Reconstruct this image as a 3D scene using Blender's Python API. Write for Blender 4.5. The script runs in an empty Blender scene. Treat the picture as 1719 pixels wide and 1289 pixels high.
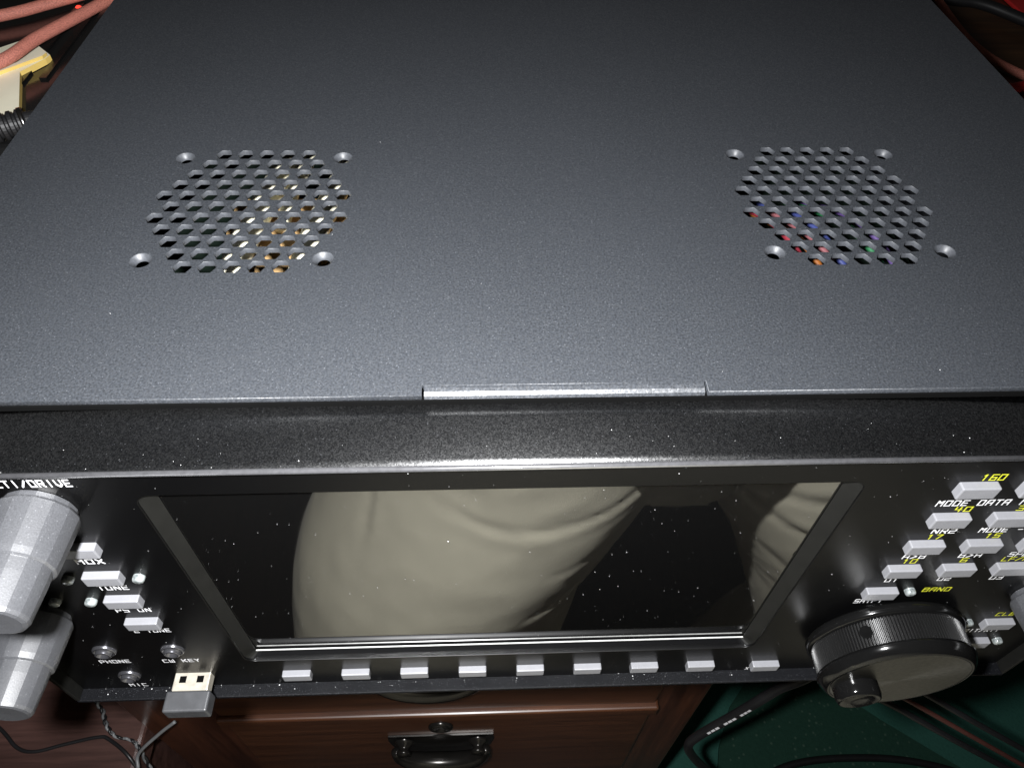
import bpy, bmesh, math, random
from mathutils import Vector, Matrix
from mathutils import noise as mnoise

# ------------------------------------------------------------------ camera, world, lamp, exposure
scene = bpy.context.scene
COL = scene.collection

cam_d = bpy.data.cameras.new('camera')
cam = bpy.data.objects.new('camera', cam_d)
COL.objects.link(cam)
cam.location = (-0.0230, -0.1084, 0.1317)
cam.rotation_euler = (0.7054, -0.0206, -0.0357)
cam_d.sensor_fit = 'HORIZONTAL'
cam_d.sensor_width = 36.0
cam_d.lens = 36.0 * 1248.76 / 1719.0
cam_d.clip_start = 0.005
cam_d.clip_end = 50.0
scene.camera = cam

world = bpy.data.worlds.new('World')
scene.world = world
world.use_nodes = True
bgn = world.node_tree.nodes['Background']
bgn.inputs[0].default_value = (1.0, 0.9, 0.78, 1)
bgn.inputs[1].default_value = 0.012

# the phone's flash, just beside the lens
fl = bpy.data.lights.new('flash', 'SPOT')
fl.energy = 15.0
fl.shadow_soft_size = 0.006
fl.spot_size = math.radians(160)
fl.spot_blend = 1.0
fl.color = (0.985, 0.99, 1.0)
flo = bpy.data.objects.new('flash', fl)
COL.objects.link(flo)
flo.location = (-0.048, -0.104, 0.138)
flo.rotation_euler = Vector((0.03, 0.42, -0.90)).to_track_quat('-Z', 'Y').to_euler()

vs = scene.view_settings
vs.view_transform = 'Standard'
vs.look = 'None'
vs.exposure = 0.0
vs.gamma = 1.0
vs.use_curve_mapping = False

random.seed(7)
PI = math.pi


# ------------------------------------------------------------------ materials
def new_mat(name):
    m = bpy.data.materials.new(name)
    m.use_nodes = True
    nt = m.node_tree
    b = nt.nodes['Principled BSDF']
    return m, nt, b


def setp(b, **k):
    names = {'color': 'Base Color', 'rough': 'Roughness', 'metal': 'Metallic', 'spec': 'Specular IOR Level',
             'ior': 'IOR', 'coat': 'Coat Weight', 'coat_rough': 'Coat Roughness', 'sheen': 'Sheen Weight',
             'trans': 'Transmission Weight', 'aniso': 'Anisotropic'}
    for a, v in k.items():
        if a == 'color':
            v = (*v, 1.0) if len(v) == 3 else v
        b.inputs[names[a]].default_value = v


def coords(nt, scale=(1, 1, 1), rot=(0, 0, 0)):
    tc = nt.nodes.new('ShaderNodeTexCoord')
    mp = nt.nodes.new('ShaderNodeMapping')
    mp.inputs['Scale'].default_value = scale
    mp.inputs['Rotation'].default_value = rot
    nt.links.new(tc.outputs['Object'], mp.inputs['Vector'])
    return mp.outputs[0]


def noise(nt, vec, scale, detail=2, rough=0.5):
    n = nt.nodes.new('ShaderNodeTexNoise')
    n.inputs['Scale'].default_value = scale
    n.inputs['Detail'].default_value = detail
    n.inputs['Roughness'].default_value = rough
    nt.links.new(vec, n.inputs['Vector'])
    return n.outputs['Fac']


def ramp(nt, fac, stops):
    r = nt.nodes.new('ShaderNodeValToRGB')
    el = r.color_ramp.elements
    while len(el) < len(stops):
        el.new(0.5)
    for e, (p, c) in zip(el, stops):
        e.position = p
        e.color = (*c, 1) if len(c) == 3 else c
    nt.links.new(fac, r.inputs[0])
    return r.outputs[0]


def bump(nt, b, height, strength=0.2, dist=0.0005):
    n = nt.nodes.new('ShaderNodeBump')
    n.inputs['Strength'].default_value = strength
    n.inputs['Distance'].default_value = dist
    nt.links.new(height, n.inputs['Height'])
    nt.links.new(n.outputs[0], b.inputs['Normal'])


def mixcol(nt, fac, a, c):
    m = nt.nodes.new('ShaderNodeMix')
    m.data_type = 'RGBA'
    nt.links.new(fac, m.inputs[0])
    for s, v in ((6, a), (7, c)):
        if isinstance(v, tuple):
            m.inputs[s].default_value = (*v, 1)
        else:
            nt.links.new(v, m.inputs[s])
    return m.outputs[2]


def simple(name, color, rough=0.5, metal=0.0, spec=0.5, var=0.15, nscale=60.0, bmp=0.0, bscale=800.0, **k):
    """plain material with a little grain in colour and relief"""
    m, nt, b = new_mat(name)
    setp(b, color=color, rough=rough, metal=metal, spec=spec, **k)
    v = coords(nt)
    f = noise(nt, v, nscale, 4)
    lo = tuple(c * (1 - var) for c in color)
    hi = tuple(min(1, c * (1 + var)) for c in color)
    nt.links.new(ramp(nt, f, [(0.3, lo), (0.7, hi)]), b.inputs['Base Color'])
    if bmp:
        bump(nt, b, noise(nt, v, bscale, 2), bmp, 0.0004)
    return m


def fleck_paint(name, base, fleck, rough, spec, fleck_amount, cell, bmp, grain, ior=1.5, lo=0.45, hi=1.6, sparkle=0, slo=0.3):
    """painted sheet metal: fine grain, tiny pale flecks, fine relief"""
    m, nt, b = new_mat(name)
    setp(b, rough=rough, spec=spec, ior=ior)
    v = coords(nt)
    f1 = noise(nt, v, grain, 3, 0.7)
    big = noise(nt, v, 14, 3)
    c = ramp(nt, f1, [(0.36, tuple(x * lo for x in base)), (0.64, tuple(x * hi for x in base))])
    c2 = mixcol(nt, ramp(nt, big, [(0.3, (0, 0, 0)), (0.75, (0.25, 0.25, 0.25))]), c, tuple(x * 1.35 for x in base))
    vo = nt.nodes.new('ShaderNodeTexVoronoi')
    vo.inputs['Scale'].default_value = cell
    nt.links.new(v, vo.inputs['Vector'])
    sep = nt.nodes.new('ShaderNodeSeparateColor')
    nt.links.new(vo.outputs['Color'], sep.inputs[0])
    pick = ramp(nt, sep.outputs[0], [(1 - fleck_amount - 0.01, (0, 0, 0)), (1 - fleck_amount, (1, 1, 1))])
    near = ramp(nt, vo.outputs['Distance'], [(0.22, (1, 1, 1)), (0.42, (0, 0, 0))])
    mul = nt.nodes.new('ShaderNodeMath')
    mul.operation = 'MULTIPLY'
    nt.links.new(pick, mul.inputs[0])
    nt.links.new(near, mul.inputs[1])
    nt.links.new(mixcol(nt, mul.outputs[0], c2, fleck), b.inputs['Base Color'])
    if sparkle:
        # flakes: each tiny cell has its own gloss
        v2 = nt.nodes.new('ShaderNodeTexVoronoi')
        v2.inputs['Scale'].default_value = sparkle
        nt.links.new(v, v2.inputs['Vector'])
        s2 = nt.nodes.new('ShaderNodeSeparateColor')
        nt.links.new(v2.outputs['Color'], s2.inputs[0])
        nt.links.new(ramp(nt, s2.outputs[1], [(0.0, (spec * slo,) * 3), (0.6, (spec * 0.6,) * 3), (0.97, (spec,) * 3), (1.0, (min(1, spec * 1.6),) * 3)]), b.inputs['Specular IOR Level'])
    else:
        bump(nt, b, f1, bmp, 0.0003)
    return m


def wood(name, dark, light, rough, axis='x', coat=0.3):
    m, nt, b = new_mat(name)
    sc = {'x': (2.0, 30, 30), 'y': (30, 2.0, 30), 'z': (30, 30, 2.0)}[axis]
    v = coords(nt, sc)
    f = noise(nt, v, 3.0, 6, 0.65)
    f2 = noise(nt, v, 11.0, 4, 0.6)
    c1 = ramp(nt, f, [(0.3, dark), (0.7, light)])
    c2 = ramp(nt, f2, [(0.35, (0.45, 0.45, 0.45)), (0.65, (1, 1, 1))])
    mm = nt.nodes.new('ShaderNodeMix')
    mm.data_type = 'RGBA'
    mm.blend_type = 'MULTIPLY'
    mm.inputs[0].default_value = 0.6
    nt.links.new(c1, mm.inputs[6])
    nt.links.new(c2, mm.inputs[7])
    nt.links.new(mm.outputs[2], b.inputs['Base Color'])
    setp(b, rough=rough, coat=coat, coat_rough=0.25)
    bump(nt, b, f2, 0.15, 0.0006)
    return m


M = {}
M['cover'] = fleck_paint('cover_paint', (0.0190, 0.0212, 0.0250), (0.06, 0.064, 0.072), 0.50, 1.0, 0.035, 2400, 0.22, 1900, 1.6, 0.5, 1.5, 2300, 0.35)
M['shroud'] = fleck_paint('shroud_paint', (0.0009, 0.0010, 0.0012), (0.03, 0.031, 0.034), 0.36, 0.9, 0.015, 3000, 0.45, 2300, 2.0, 0.2, 2.0, 3800, 0.22)
M['inner'] = simple('inner_metal', (0.02, 0.02, 0.022), 0.6)


def gloss_panel():
    m, nt, b = new_mat('gloss_black_panel')
    setp(b, color=(0.0012, 0.0012, 0.0013), spec=0.20, rough=0.2)
    v = coords(nt)
    n = noise(nt, v, 45, 4)
    nt.links.new(ramp(nt, n, [(0.3, (0.31, 0.31, 0.31)), (0.7, (0.37, 0.37, 0.37))]), b.inputs['Roughness'])
    return m


M['panel'] = gloss_panel()


def screen_glass():
    m, nt, b = new_mat('screen_glass')
    setp(b, color=(0.003, 0.003, 0.003), rough=0.012, ior=3.9, spec=0.5)
    v = coords(nt)
    n = noise(nt, v, 30, 5)
    nt.links.new(ramp(nt, n, [(0.3, (0.006, 0.006, 0.006)), (0.75, (0.05, 0.05, 0.05))]), b.inputs['Roughness'])
    return m


M['glass'] = screen_glass()
M['bevelgrey'] = simple('recess_plastic', (0.0052, 0.0052, 0.0047), 0.5, spec=0.15, nscale=200)
M['silver'] = simple('polished_silver', (0.75, 0.75, 0.76), 0.18, 1.0, nscale=300)
M['button'] = simple('button_plastic', (0.155, 0.156, 0.167), 0.42, var=0.05, nscale=300, bmp=0.05)
M['knobgrey'] = fleck_paint('knob_paint', (0.039, 0.040, 0.0435), (0.09, 0.092, 0.098), 0.40, 0.8, 0.04, 2600, 0.10, 3000, 1.6, 0.75, 1.25)
M['black_gloss'] = simple('black_gloss', (0.003, 0.003, 0.003), 0.11, spec=0.26)
M['black_metal'] = simple('black_metal', (0.005, 0.005, 0.005), 0.26, spec=0.6, ior=1.7)
M['white_print'] = simple('white_print', (0.62, 0.62, 0.64), 0.6, var=0.03)
M['yellow_print'] = simple('yellow_print', (0.44, 0.45, 0.02), 0.6, var=0.05)
M['orange_print'] = simple('orange_print', (0.5, 0.25, 0.05), 0.6, var=0.05)
M['jack'] = simple('jack_metal', (0.10, 0.10, 0.11), 0.25, 0.8, nscale=300)
M['hole'] = simple('dark_hole', (0.0015, 0.0015, 0.0015), 0.9, spec=0.05)
M['usbmetal'] = simple('usb_metal', (0.42, 0.39, 0.33), 0.25, 0.4, nscale=400)
M['usbbody'] = simple('usb_plastic', (0.036, 0.037, 0.040), 0.45, nscale=300, bmp=0.1)
M['rubber'] = simple('rubber', (0.012, 0.012, 0.013), 0.5, nscale=90)
M['blackcable'] = simple('black_cable', (0.012, 0.012, 0.013), 0.4, nscale=90)
M['greywire'] = simple('grey_wire', (0.16, 0.165, 0.17), 0.45)
M['dust'] = simple('dust', (0.42, 0.42, 0.42), 0.9)


def led_clear():
    m, nt, b = new_mat('led_clear')
    setp(b, color=(0.3, 0.32, 0.32), rough=0.12, spec=0.7, coat=0.6, coat_rough=0.05)
    n = noise(nt, coords(nt), 700, 2)
    nt.links.new(ramp(nt, n, [(0.3, (0.06, 0.07, 0.07)), (0.7, (0.26, 0.28, 0.28))]), b.inputs['Base Color'])
    return m


M['led'] = led_clear()


def brushed():
    m, nt, b = new_mat('brushed_disc')
    setp(b, metal=1.0, rough=0.33, aniso=0.6)
    n = noise(nt, coords(nt, (1, 1, 1)), 900, 3)
    nt.links.new(ramp(nt, n, [(0.3, (0.07, 0.069, 0.065)), (0.7, (0.12, 0.118, 0.11))]), b.inputs['Base Color'])
    tg = nt.nodes.new('ShaderNodeTangent')
    tg.direction_type = 'RADIAL'
    tg.axis = 'Y'
    nt.links.new(tg.outputs[0], b.inputs['Tangent'])
    return m


M['brushed'] = brushed()
M['wood'] = wood('drawer_wood', (0.040, 0.0135, 0.006), (0.115, 0.043, 0.019), 0.4, 'x', 0.25)
M['woodv'] = wood('stile_wood', (0.04, 0.013, 0.007), (0.11, 0.038, 0.018), 0.34, 'z', 0.4)
M['woodtop'] = wood('desktop_wood', (0.03, 0.013, 0.005), (0.09, 0.042, 0.017), 0.4, 'x', 0.2)
M['redwood'] = wood('reddish_wood', (0.045, 0.021, 0.017), (0.105, 0.052, 0.043), 0.45, 'x', 0.25)
M['bronze'] = simple('dark_bronze', (0.028, 0.026, 0.024), 0.22, 0.7, nscale=120)


def carpet_mat(name, a, c, fleckc, amount):
    m, nt, b = new_mat(name)
    v = coords(nt)
    f = noise(nt, v, 260, 4, 0.7)
    f2 = noise(nt, v, 9, 3)
    base = mixcol(nt, f, a, c)
    vo = nt.nodes.new('ShaderNodeTexVoronoi')
    vo.inputs['Scale'].default_value = 95
    nt.links.new(v, vo.inputs['Vector'])
    sp = ramp(nt, vo.outputs['Distance'], [(0.10, (amount, amount, amount)), (0.22, (0, 0, 0))])
    nt.links.new(mixcol(nt, sp, base, fleckc), b.inputs['Base Color'])
    setp(b, rough=0.95, spec=0.1)
    bump(nt, b, f, 0.5, 0.003)
    return m


M['carpet'] = carpet_mat('carpet', (0.026, 0.090, 0.070), (0.05, 0.165, 0.130), (0.03, 0.17, 0.12), 0.1)
M['mat'] = carpet_mat('speckled_mat', (0.015, 0.045, 0.032), (0.028, 0.080, 0.056), (0.10, 0.16, 0.12), 0.5)


def braid(name, col):
    m, nt, b = new_mat(name)
    v = coords(nt)
    vo = nt.nodes.new('ShaderNodeTexVoronoi')
    vo.inputs['Scale'].default_value = 2200
    nt.links.new(v, vo.inputs['Vector'])
    c = ramp(nt, vo.outputs['Distance'], [(0.1, tuple(x * 1.2 for x in col)), (0.7, tuple(x * 0.6 for x in col))])
    nt.links.new(c, b.inputs['Base Color'])
    setp(b, rough=0.65)
    bump(nt, b, vo.outputs['Distance'], 0.4, 0.0006)
    return m


M['pink'] = braid('pink_braid', (0.60, 0.21, 0.155))
M['red'] = simple('red_plastic', (0.62, 0.03, 0.03), 0.45)
M['cream'] = simple('cream_plastic', (0.86, 0.82, 0.64), 0.5, var=0.06)
M['cream_edge'] = simple('cream_edge', (0.70, 0.50, 0.14), 0.55, var=0.1)
M['tan'] = simple('tan_card', (0.36, 0.23, 0.10), 0.7)
M['boxgloss'] = simple('black_box_gloss', (0.010, 0.010, 0.010), 0.14, nscale=20)


def emis(name, col, s):
    m, nt, b = new_mat(name)
    setp(b, color=col, rough=0.3)
    b.inputs['Emission Color'].default_value = (*col, 1)
    b.inputs['Emission Strength'].default_value = s
    return m


M['redled'] = emis('lit_red_led', (1.0, 0.05, 0.03), 1.6)


def cloth(name, col, wscale=1500):
    m, nt, b = new_mat(name)
    v = coords(nt)
    n = noise(nt, v, wscale, 2)
    n2 = noise(nt, v, 8, 4)
    c = ramp(nt, n2, [(0.3, tuple(x * 0.88 for x in col)), (0.7, tuple(min(1, x * 1.08) for x in col))])
    nt.links.new(c, b.inputs['Base Color'])
    setp(b, rough=0.9, spec=0.2, sheen=0.1)
    bump(nt, b, n, 0.25, 0.0006)
    return m


M['khaki'] = cloth('khaki_cloth', (0.78, 0.735, 0.57))
M['shirt'] = cloth('dark_shirt_cloth', (0.03, 0.032, 0.04))
M['skin'] = simple('skin', (0.48, 0.27, 0.19), 0.55)
M['hair'] = simple('hair', (0.05, 0.035, 0.025), 0.6)
M['shoe'] = simple('shoe_leather', (0.03, 0.02, 0.015), 0.4)


# ------------------------------------------------------------------ object helpers
def mesh_obj(name, bm, mat, parent=None, smooth=False, loc=None):
    me = bpy.data.meshes.new(name)
    bm.normal_update()
    bm.to_mesh(me)
    bm.free()
    return link_mesh(name, me, mat, parent, smooth, loc)


def link_mesh(name, me, mat, parent=None, smooth=False, loc=None):
    if mat and not me.materials:
        me.materials.append(mat)
    if smooth:
        for p in me.polygons:
            p.use_smooth = True
    o = bpy.data.objects.new(name, me)
    COL.objects.link(o)
    if loc is not None:
        o.location = loc
    if parent is not None:
        attach(o, parent)
    return o


def attach(o, parent):
    o.parent = parent
    p = Vector((0, 0, 0))
    q = parent
    while q is not None:
        p = p + Vector(q.location) + (q.matrix_parent_inverse.translation if q.parent else Vector((0, 0, 0)))
        q = q.parent
    o.matrix_parent_inverse = Matrix.Translation(-p)


def empty(name, loc):
    e = bpy.data.objects.new(name, None)
    e.empty_display_size = 0.02
    e.location = loc
    COL.objects.link(e)
    return e


def tag(o, label, cat, group=None):
    o['label'] = label
    o['category'] = cat
    if group:
        o['group'] = group
    return o


def kind(o, k):
    o['kind'] = k
    return o


def box(bm, x0, x1, y0, y1, z0, z1, bev=0.0, seg=2):
    vs_ = [bm.verts.new((x, y, z)) for x in (x0, x1) for y in (y0, y1) for z in (z0, z1)]
    idx = [(0, 1, 3, 2), (4, 6, 7, 5), (0, 4, 5, 1), (2, 3, 7, 6), (0, 2, 6, 4), (1, 5, 7, 3)]
    fs = [bm.faces.new([vs_[i] for i in f]) for f in idx]
    if bev > 0:
        es = list({e for f in fs for e in f.edges})
        bmesh.ops.bevel(bm, geom=es, offset=bev, segments=seg, affect='EDGES', profile=0.5)
    return fs


def box_obj(name, dims, mat, parent=None, bev=0.0, seg=2, smooth=False):
    bm = bmesh.new()
    box(bm, *dims, bev=bev, seg=seg)
    bmesh.ops.recalc_face_normals(bm, faces=bm.faces)
    return mesh_obj(name, bm, mat, parent, smooth)


def lathe(bm, prof, n=48, center=(0, 0, 0), axis=(0, -1, 0), facet=None):
    """prof: list of (distance along axis, radius). axis unit vector"""
    ax = Vector(axis).normalized()
    u = ax.orthogonal().normalized()
    w = ax.cross(u)
    c = Vector(center)
    rings = []
    for d, r in prof:
        if r < 1e-7:
            rings.append([bm.verts.new(c + ax * d)])
        else:
            rings.append([bm.verts.new(c + ax * d + (u * math.cos(2 * PI * i / n) + w * math.sin(2 * PI * i / n)) *
                                       (r * (facet(i) if facet else 1.0))) for i in range(n)])
    for a, b in zip(rings, rings[1:]):
        if len(a) == 1 and len(b) == 1:
            continue
        for i in range(n):
            j = (i + 1) % n
            if len(a) == 1:
                bm.faces.new((a[0], b[i], b[j]))
            elif len(b) == 1:
                bm.faces.new((a[i], b[0], a[j]))
            else:
                bm.faces.new((a[i], b[i], b[j], a[j]))
    bmesh.ops.recalc_face_normals(bm, faces=bm.faces)


def catmull(pts, per=10):
    P = [Vector(p) for p in pts]
    P = [P[0] * 2 - P[1]] + P + [P[-1] * 2 - P[-2]]
    out = []
    for i in range(1, len(P) - 2):
        for k in range(per):
            t = k / per
            a, b, c, d = P[i - 1], P[i], P[i + 1], P[i + 2]
            out.append(0.5 * ((2 * b) + (c - a) * t + (2 * a - 5 * b + 4 * c - d) * t * t + (3 * b - a - 3 * c + d) * t ** 3))
    out.append(P[-2])
    return out


def tube(bm, pts, r, n=10, per=10, caps=True):
    pl = catmull(pts, per)
    prev = None
    nrm = None
    rings = []
    for i, p in enumerate(pl):
        t = (pl[min(i + 1, len(pl) - 1)] - pl[max(i - 1, 0)]).normalized()
        if nrm is None:
            nrm = t.orthogonal().normalized()
        else:
            nrm = (nrm - t * nrm.dot(t)).normalized()
        bn = t.cross(nrm)
        rr = r(i / (len(pl) - 1)) if callable(r) else r
        rings.append([bm.verts.new(p + (nrm * math.cos(2 * PI * k / n) + bn * math.sin(2 * PI * k / n)) * rr) for k in range(n)])
    for a, b in zip(rings, rings[1:]):
        for i in range(n):
            j = (i + 1) % n
            bm.faces.new((a[i], a[j], b[j], b[i]))
    if caps:
        bm.faces.new(list(reversed(rings[0])))
        bm.faces.new(rings[-1])
    bmesh.ops.recalc_face_normals(bm, faces=bm.faces)
    return pl


def tube_obj(name, pts, r, mat, parent=None, n=10, per=10):
    bm = bmesh.new()
    tube(bm, pts, r, n, per)
    return mesh_obj(name, bm, mat, parent, True)


def filled(name, loops, half, bev, mat, parent, place):
    """flat plate with holes: loops of 2-D points (first one outside), extruded; place maps (u, v, w) -> world"""
    cu = bpy.data.curves.new(name, 'CURVE')
    cu.dimensions = '2D'
    cu.fill_mode = 'BOTH'
    cu.extrude = half - bev
    cu.bevel_depth = bev
    cu.bevel_resolution = 2
    for lp in loops:
        s = cu.splines.new('POLY')
        s.points.add(len(lp) - 1)
        for p, q in zip(s.points, lp):
            p.co = (q[0], q[1], 0, 1)
        s.use_cyclic_u = True
    tmp = bpy.data.objects.new(name, cu)
    COL.objects.link(tmp)
    dg = bpy.context.evaluated_depsgraph_get()
    me = bpy.data.meshes.new_from_object(tmp.evaluated_get(dg))
    bpy.data.objects.remove(tmp)
    bpy.data.curves.remove(cu)
    for v in me.vertices:
        v.co = place(*v.co)
    me.materials.clear()
    bm = bmesh.new()
    bm.from_mesh(me)
    bmesh.ops.remove_doubles(bm, verts=bm.verts, dist=1e-6)
    bmesh.ops.recalc_face_normals(bm, faces=bm.faces)
    bm.to_mesh(me)
    bm.free()
    me.name = name
    return link_mesh(name, me, mat, parent)


def rrect(x0, x1, y0, y1, r, n=6):
    pts = []
    for cx, cy, a in ((x1 - r, y1 - r, 0), (x0 + r, y1 - r, 90), (x0 + r, y0 + r, 180), (x1 - r, y0 + r, 270)):
        for k in range(n + 1):
            t = math.radians(a + 90 * k / n)
            pts.append((cx + r * math.cos(t), cy + r * math.sin(t)))
    return pts


def circle(cx, cy, r, n=28, rot=0.0):
    return [(cx + r * math.cos(rot + 2 * PI * k / n), cy + r * math.sin(rot + 2 * PI * k / n)) for k in range(n)]


# ------------------------------------------------------------------ block lettering, drawn cell by cell
GL = {
    'A': [(0, 0, 0, 5), (0, 5, 1, 6), (1, 6, 4, 6), (4, 6, 4, 0), (0, 2.6, 4, 2.6)],
    'B': [(0, 0, 0, 6), (0, 6, 3.4, 6), (3.4, 6, 4, 5.2), (4, 5.2, 4, 0), (0, 0, 4, 0), (0, 3.2, 4, 3.2)],
    'C': [(4, 6, 0.6, 6), (0.6, 6, 0, 5.4), (0, 5.4, 0, 0), (0, 0, 4, 0)],
    'D': [(0, 0, 0, 6), (0, 6, 3.2, 6), (3.2, 6, 4, 5.2), (4, 5.2, 4, 0), (4, 0, 0, 0)],
    'E': [(4, 6, 0, 6), (0, 6, 0, 0), (0, 0, 4, 0), (0, 3, 3.3, 3)],
    'F': [(4, 6, 0, 6), (0, 6, 0, 0), (0, 3, 3.3, 3)],
    'H': [(0, 0, 0, 6), (4, 0, 4, 6), (0, 3, 4, 3)],
    'I': [(2, 0, 2, 6)],
    'K': [(0, 0, 0, 6), (0, 3, 1.6, 3), (1.6, 3, 4, 6), (1.6, 3, 4, 0)],
    'L': [(0, 6, 0, 0), (0, 0, 4, 0)],
    'M': [(0, 0, 0, 6), (0, 6, 2, 3.5), (2, 3.5, 4, 6), (4, 6, 4, 0)],
    'N': [(0, 0, 0, 6), (0, 6, 4, 0), (4, 0, 4, 6)],
    'O': [(0, 0, 0, 6), (0, 6, 4, 6), (4, 6, 4, 0), (4, 0, 0, 0)],
    'P': [(0, 0, 0, 6), (0, 6, 4, 6), (4, 6, 4, 2.8), (4, 2.8, 0, 2.8)],
    'R': [(0, 0, 0, 6), (0, 6, 4, 6), (4, 6, 4, 3), (4, 3, 0, 3), (2, 3, 4, 0)],
    'S': [(4, 6, 0, 6), (0, 6, 0, 3.1), (0, 3.1, 4, 3.1), (4, 3.1, 4, 0), (4, 0, 0, 0)],
    'T': [(0, 6, 4, 6), (2, 6, 2, 0)],
    'U': [(0, 6, 0, 0), (0, 0, 4, 0), (4, 0, 4, 6)],
    'V': [(0, 6, 0, 2), (0, 2, 2, 0), (2, 0, 4, 2), (4, 2, 4, 6)],
    'W': [(0, 6, 0, 0), (0, 0, 4, 0), (4, 0, 4, 6), (2, 0, 2, 4)],
    'X': [(0, 0, 4, 6), (0, 6, 4, 0)],
    'Y': [(0, 6, 2, 3), (4, 6, 2, 3), (2, 3, 2, 0)],
    '0': [(0, 0, 0, 6), (0, 6, 4, 6), (4, 6, 4, 0), (4, 0, 0, 0)],
    '1': [(2, 0, 2, 6), (2, 6, 0.8, 5)],
    '2': [(0, 6, 4, 6), (4, 6, 4, 3), (4, 3, 0, 3), (0, 3, 0, 0), (0, 0, 4, 0)],
    '3': [(0, 6, 4, 6), (4, 6, 4, 0), (4, 0, 0, 0), (0.8, 3, 4, 3)],
    '4': [(0, 6, 0, 2.6), (0, 2.6, 4, 2.6), (3, 6, 3, 0)],
    '5': [(4, 6, 0, 6), (0, 6, 0, 3), (0, 3, 4, 3), (4, 3, 4, 0), (4, 0, 0, 0)],
    '6': [(4, 6, 0, 6), (0, 6, 0, 0), (0, 0, 4, 0), (4, 0, 4, 3), (4, 3, 0, 3)],
    '7': [(0, 6, 4, 6), (4, 6, 1.5, 0)],
    '8': [(0, 0, 0, 6), (0, 6, 4, 6), (4, 6, 4, 0), (4, 0, 0, 0), (0, 3, 4, 3)],
    '/': [(0, 0, 4, 6)], '-': [(0.5, 3, 3.5, 3)], '+': [(0.5, 3, 3.5, 3), (2, 1.5, 2, 4.5)],
    '>': [(0, 6, 3.6, 3), (3.6, 3, 0, 0)],
}


def lettering(text, cx, cz, h, width, y, mat, parent, th=0.54):
    """print on the vertical front panel, reading in +X, centre (cx, cz), total width given"""
    bm = bmesh.new()
    n = len(text)
    adv = 6.3
    total = adv * n - 1.1
    sx = width / total
    sz = h / 7.2
    st = 0.2
    for i, ch in enumerate(text):
        segs = GL.get(ch)
        if not segs:
            continue
        ox = i * adv - total / 2 + 0.55
        a = -0.7
        nx, nz = int(5.4 / st) + 1, int(7.4 / st) + 1
        filled_ = set()
        for ix in range(nx):
            for iz in range(nz):
                px, pz = a + (ix + 0.5) * st, a + (iz + 0.5) * st
                for (x0, z0, x1, z1) in segs:
                    dx, dz = x1 - x0, z1 - z0
                    L = dx * dx + dz * dz
                    t = max(0, min(1, ((px - x0) * dx + (pz - z0) * dz) / L))
                    if max(abs(px - x0 - t * dx), abs(pz - z0 - t * dz)) < th:
                        filled_.add((ix, iz))
                        break
        for iz in range(nz):
            ix = 0
            while ix < nx:
                if (ix, iz) in filled_:
                    k = ix
                    while (k + 1, iz) in filled_:
                        k += 1
                    X0, X1 = cx + (ox + a + ix * st) * sx, cx + (ox + a + (k + 1) * st) * sx
                    Z0, Z1 = cz + (a + iz * st - 3) * sz, cz + (a + (iz + 1) * st - 3) * sz
                    bm.faces.new([bm.verts.new(p) for p in ((X0, y, Z0), (X1, y, Z0), (X1, y, Z1), (X0, y, Z1))])
                    ix = k + 1
                else:
                    ix += 1
    return mesh_obj('lettering', bm, mat, parent)


# ================================================================== THE SETTING
FLOOR = -1.0
DESK = -0.160
bm = bmesh.new()
box(bm, -3, 3, -3, 3, FLOOR - 0.05, FLOOR)
kind(mesh_obj('floor', bm, wood('floor_wood', (0.008, 0.005, 0.003), (0.022, 0.013, 0.008), 0.5, 'y', 0.0)), 'structure')
bm = bmesh.new()
box(bm, 0.14, 1.4, -0.02, 1.2, FLOOR, FLOOR + 0.004)
tag(mesh_obj('carpet', bm, M['carpet']), 'teal green carpet on the floor to the right of the drawers', 'carpet')

bm = bmesh.new()
ptsm = [(0.26, 0.02), (0.74, 0.02), (0.735, 0.06), (0.545, 0.20), (0.475, 0.257), (0.42, 0.30), (0.40, 0.30), (0.33, 0.225), (0.302, 0.17)]
lo = [bm.verts.new((x, y, FLOOR + 0.0045)) for x, y in ptsm]
hi = [bm.verts.new((x, y, FLOOR + 0.009)) for x, y in ptsm]
bm.faces.new(hi)
for i in range(len(ptsm)):
    j = (i + 1) % len(ptsm)
    bm.faces.new((lo[i], lo[j], hi[j], hi[i]))
bmesh.ops.recalc_face_normals(bm, faces=bm.faces)
tag(mesh_obj('floor_mat', bm, M['mat']), 'dark green speckled mat lying on the teal carpet below the desk', 'mat')

# ---- desk with a pedestal of drawers
desk = tag(empty('desk', (0, 0.3, FLOOR)), 'dark brown wooden desk with a pedestal of drawers under the radio', 'desk')
box_obj('desk_top', (-0.75, 1.0, 0.02, 0.85, DESK - 0.028, DESK), M['woodtop'], desk, 0.003)
YD = 0.06
box_obj('pedestal_side', (-0.268, -0.250, YD + 0.004, 0.55, FLOOR, DESK - 0.028), M['woodv'], desk)
box_obj('pedestal_side', (0.112, 0.130, YD + 0.004, 0.55, FLOOR, DESK - 0.028), M['woodv'], desk)
box_obj('pedestal_back', (-0.250, 0.112, 0.53, 0.55, FLOOR, DESK - 0.028), M['woodv'], desk)
box_obj('stile', (-0.270, -0.2085, YD, YD + 0.02, FLOOR, DESK - 0.03), M['woodv'], desk, 0.0015)
box_obj('stile', (0.0965, 0.132, YD, YD + 0.02, FLOOR, DESK - 0.03), M['woodv'], desk, 0.0015)
box_obj('rail', (-0.2085, 0.0965, YD - 0.0095, YD + 0.02, -0.4185, -0.4055), M['wood'], desk, 0.002, 3)
box_obj('rail', (-0.2085, 0.0965, YD + 0.001, YD + 0.02, -0.70, -0.682), M['wood'], desk, 0.001)


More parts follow.
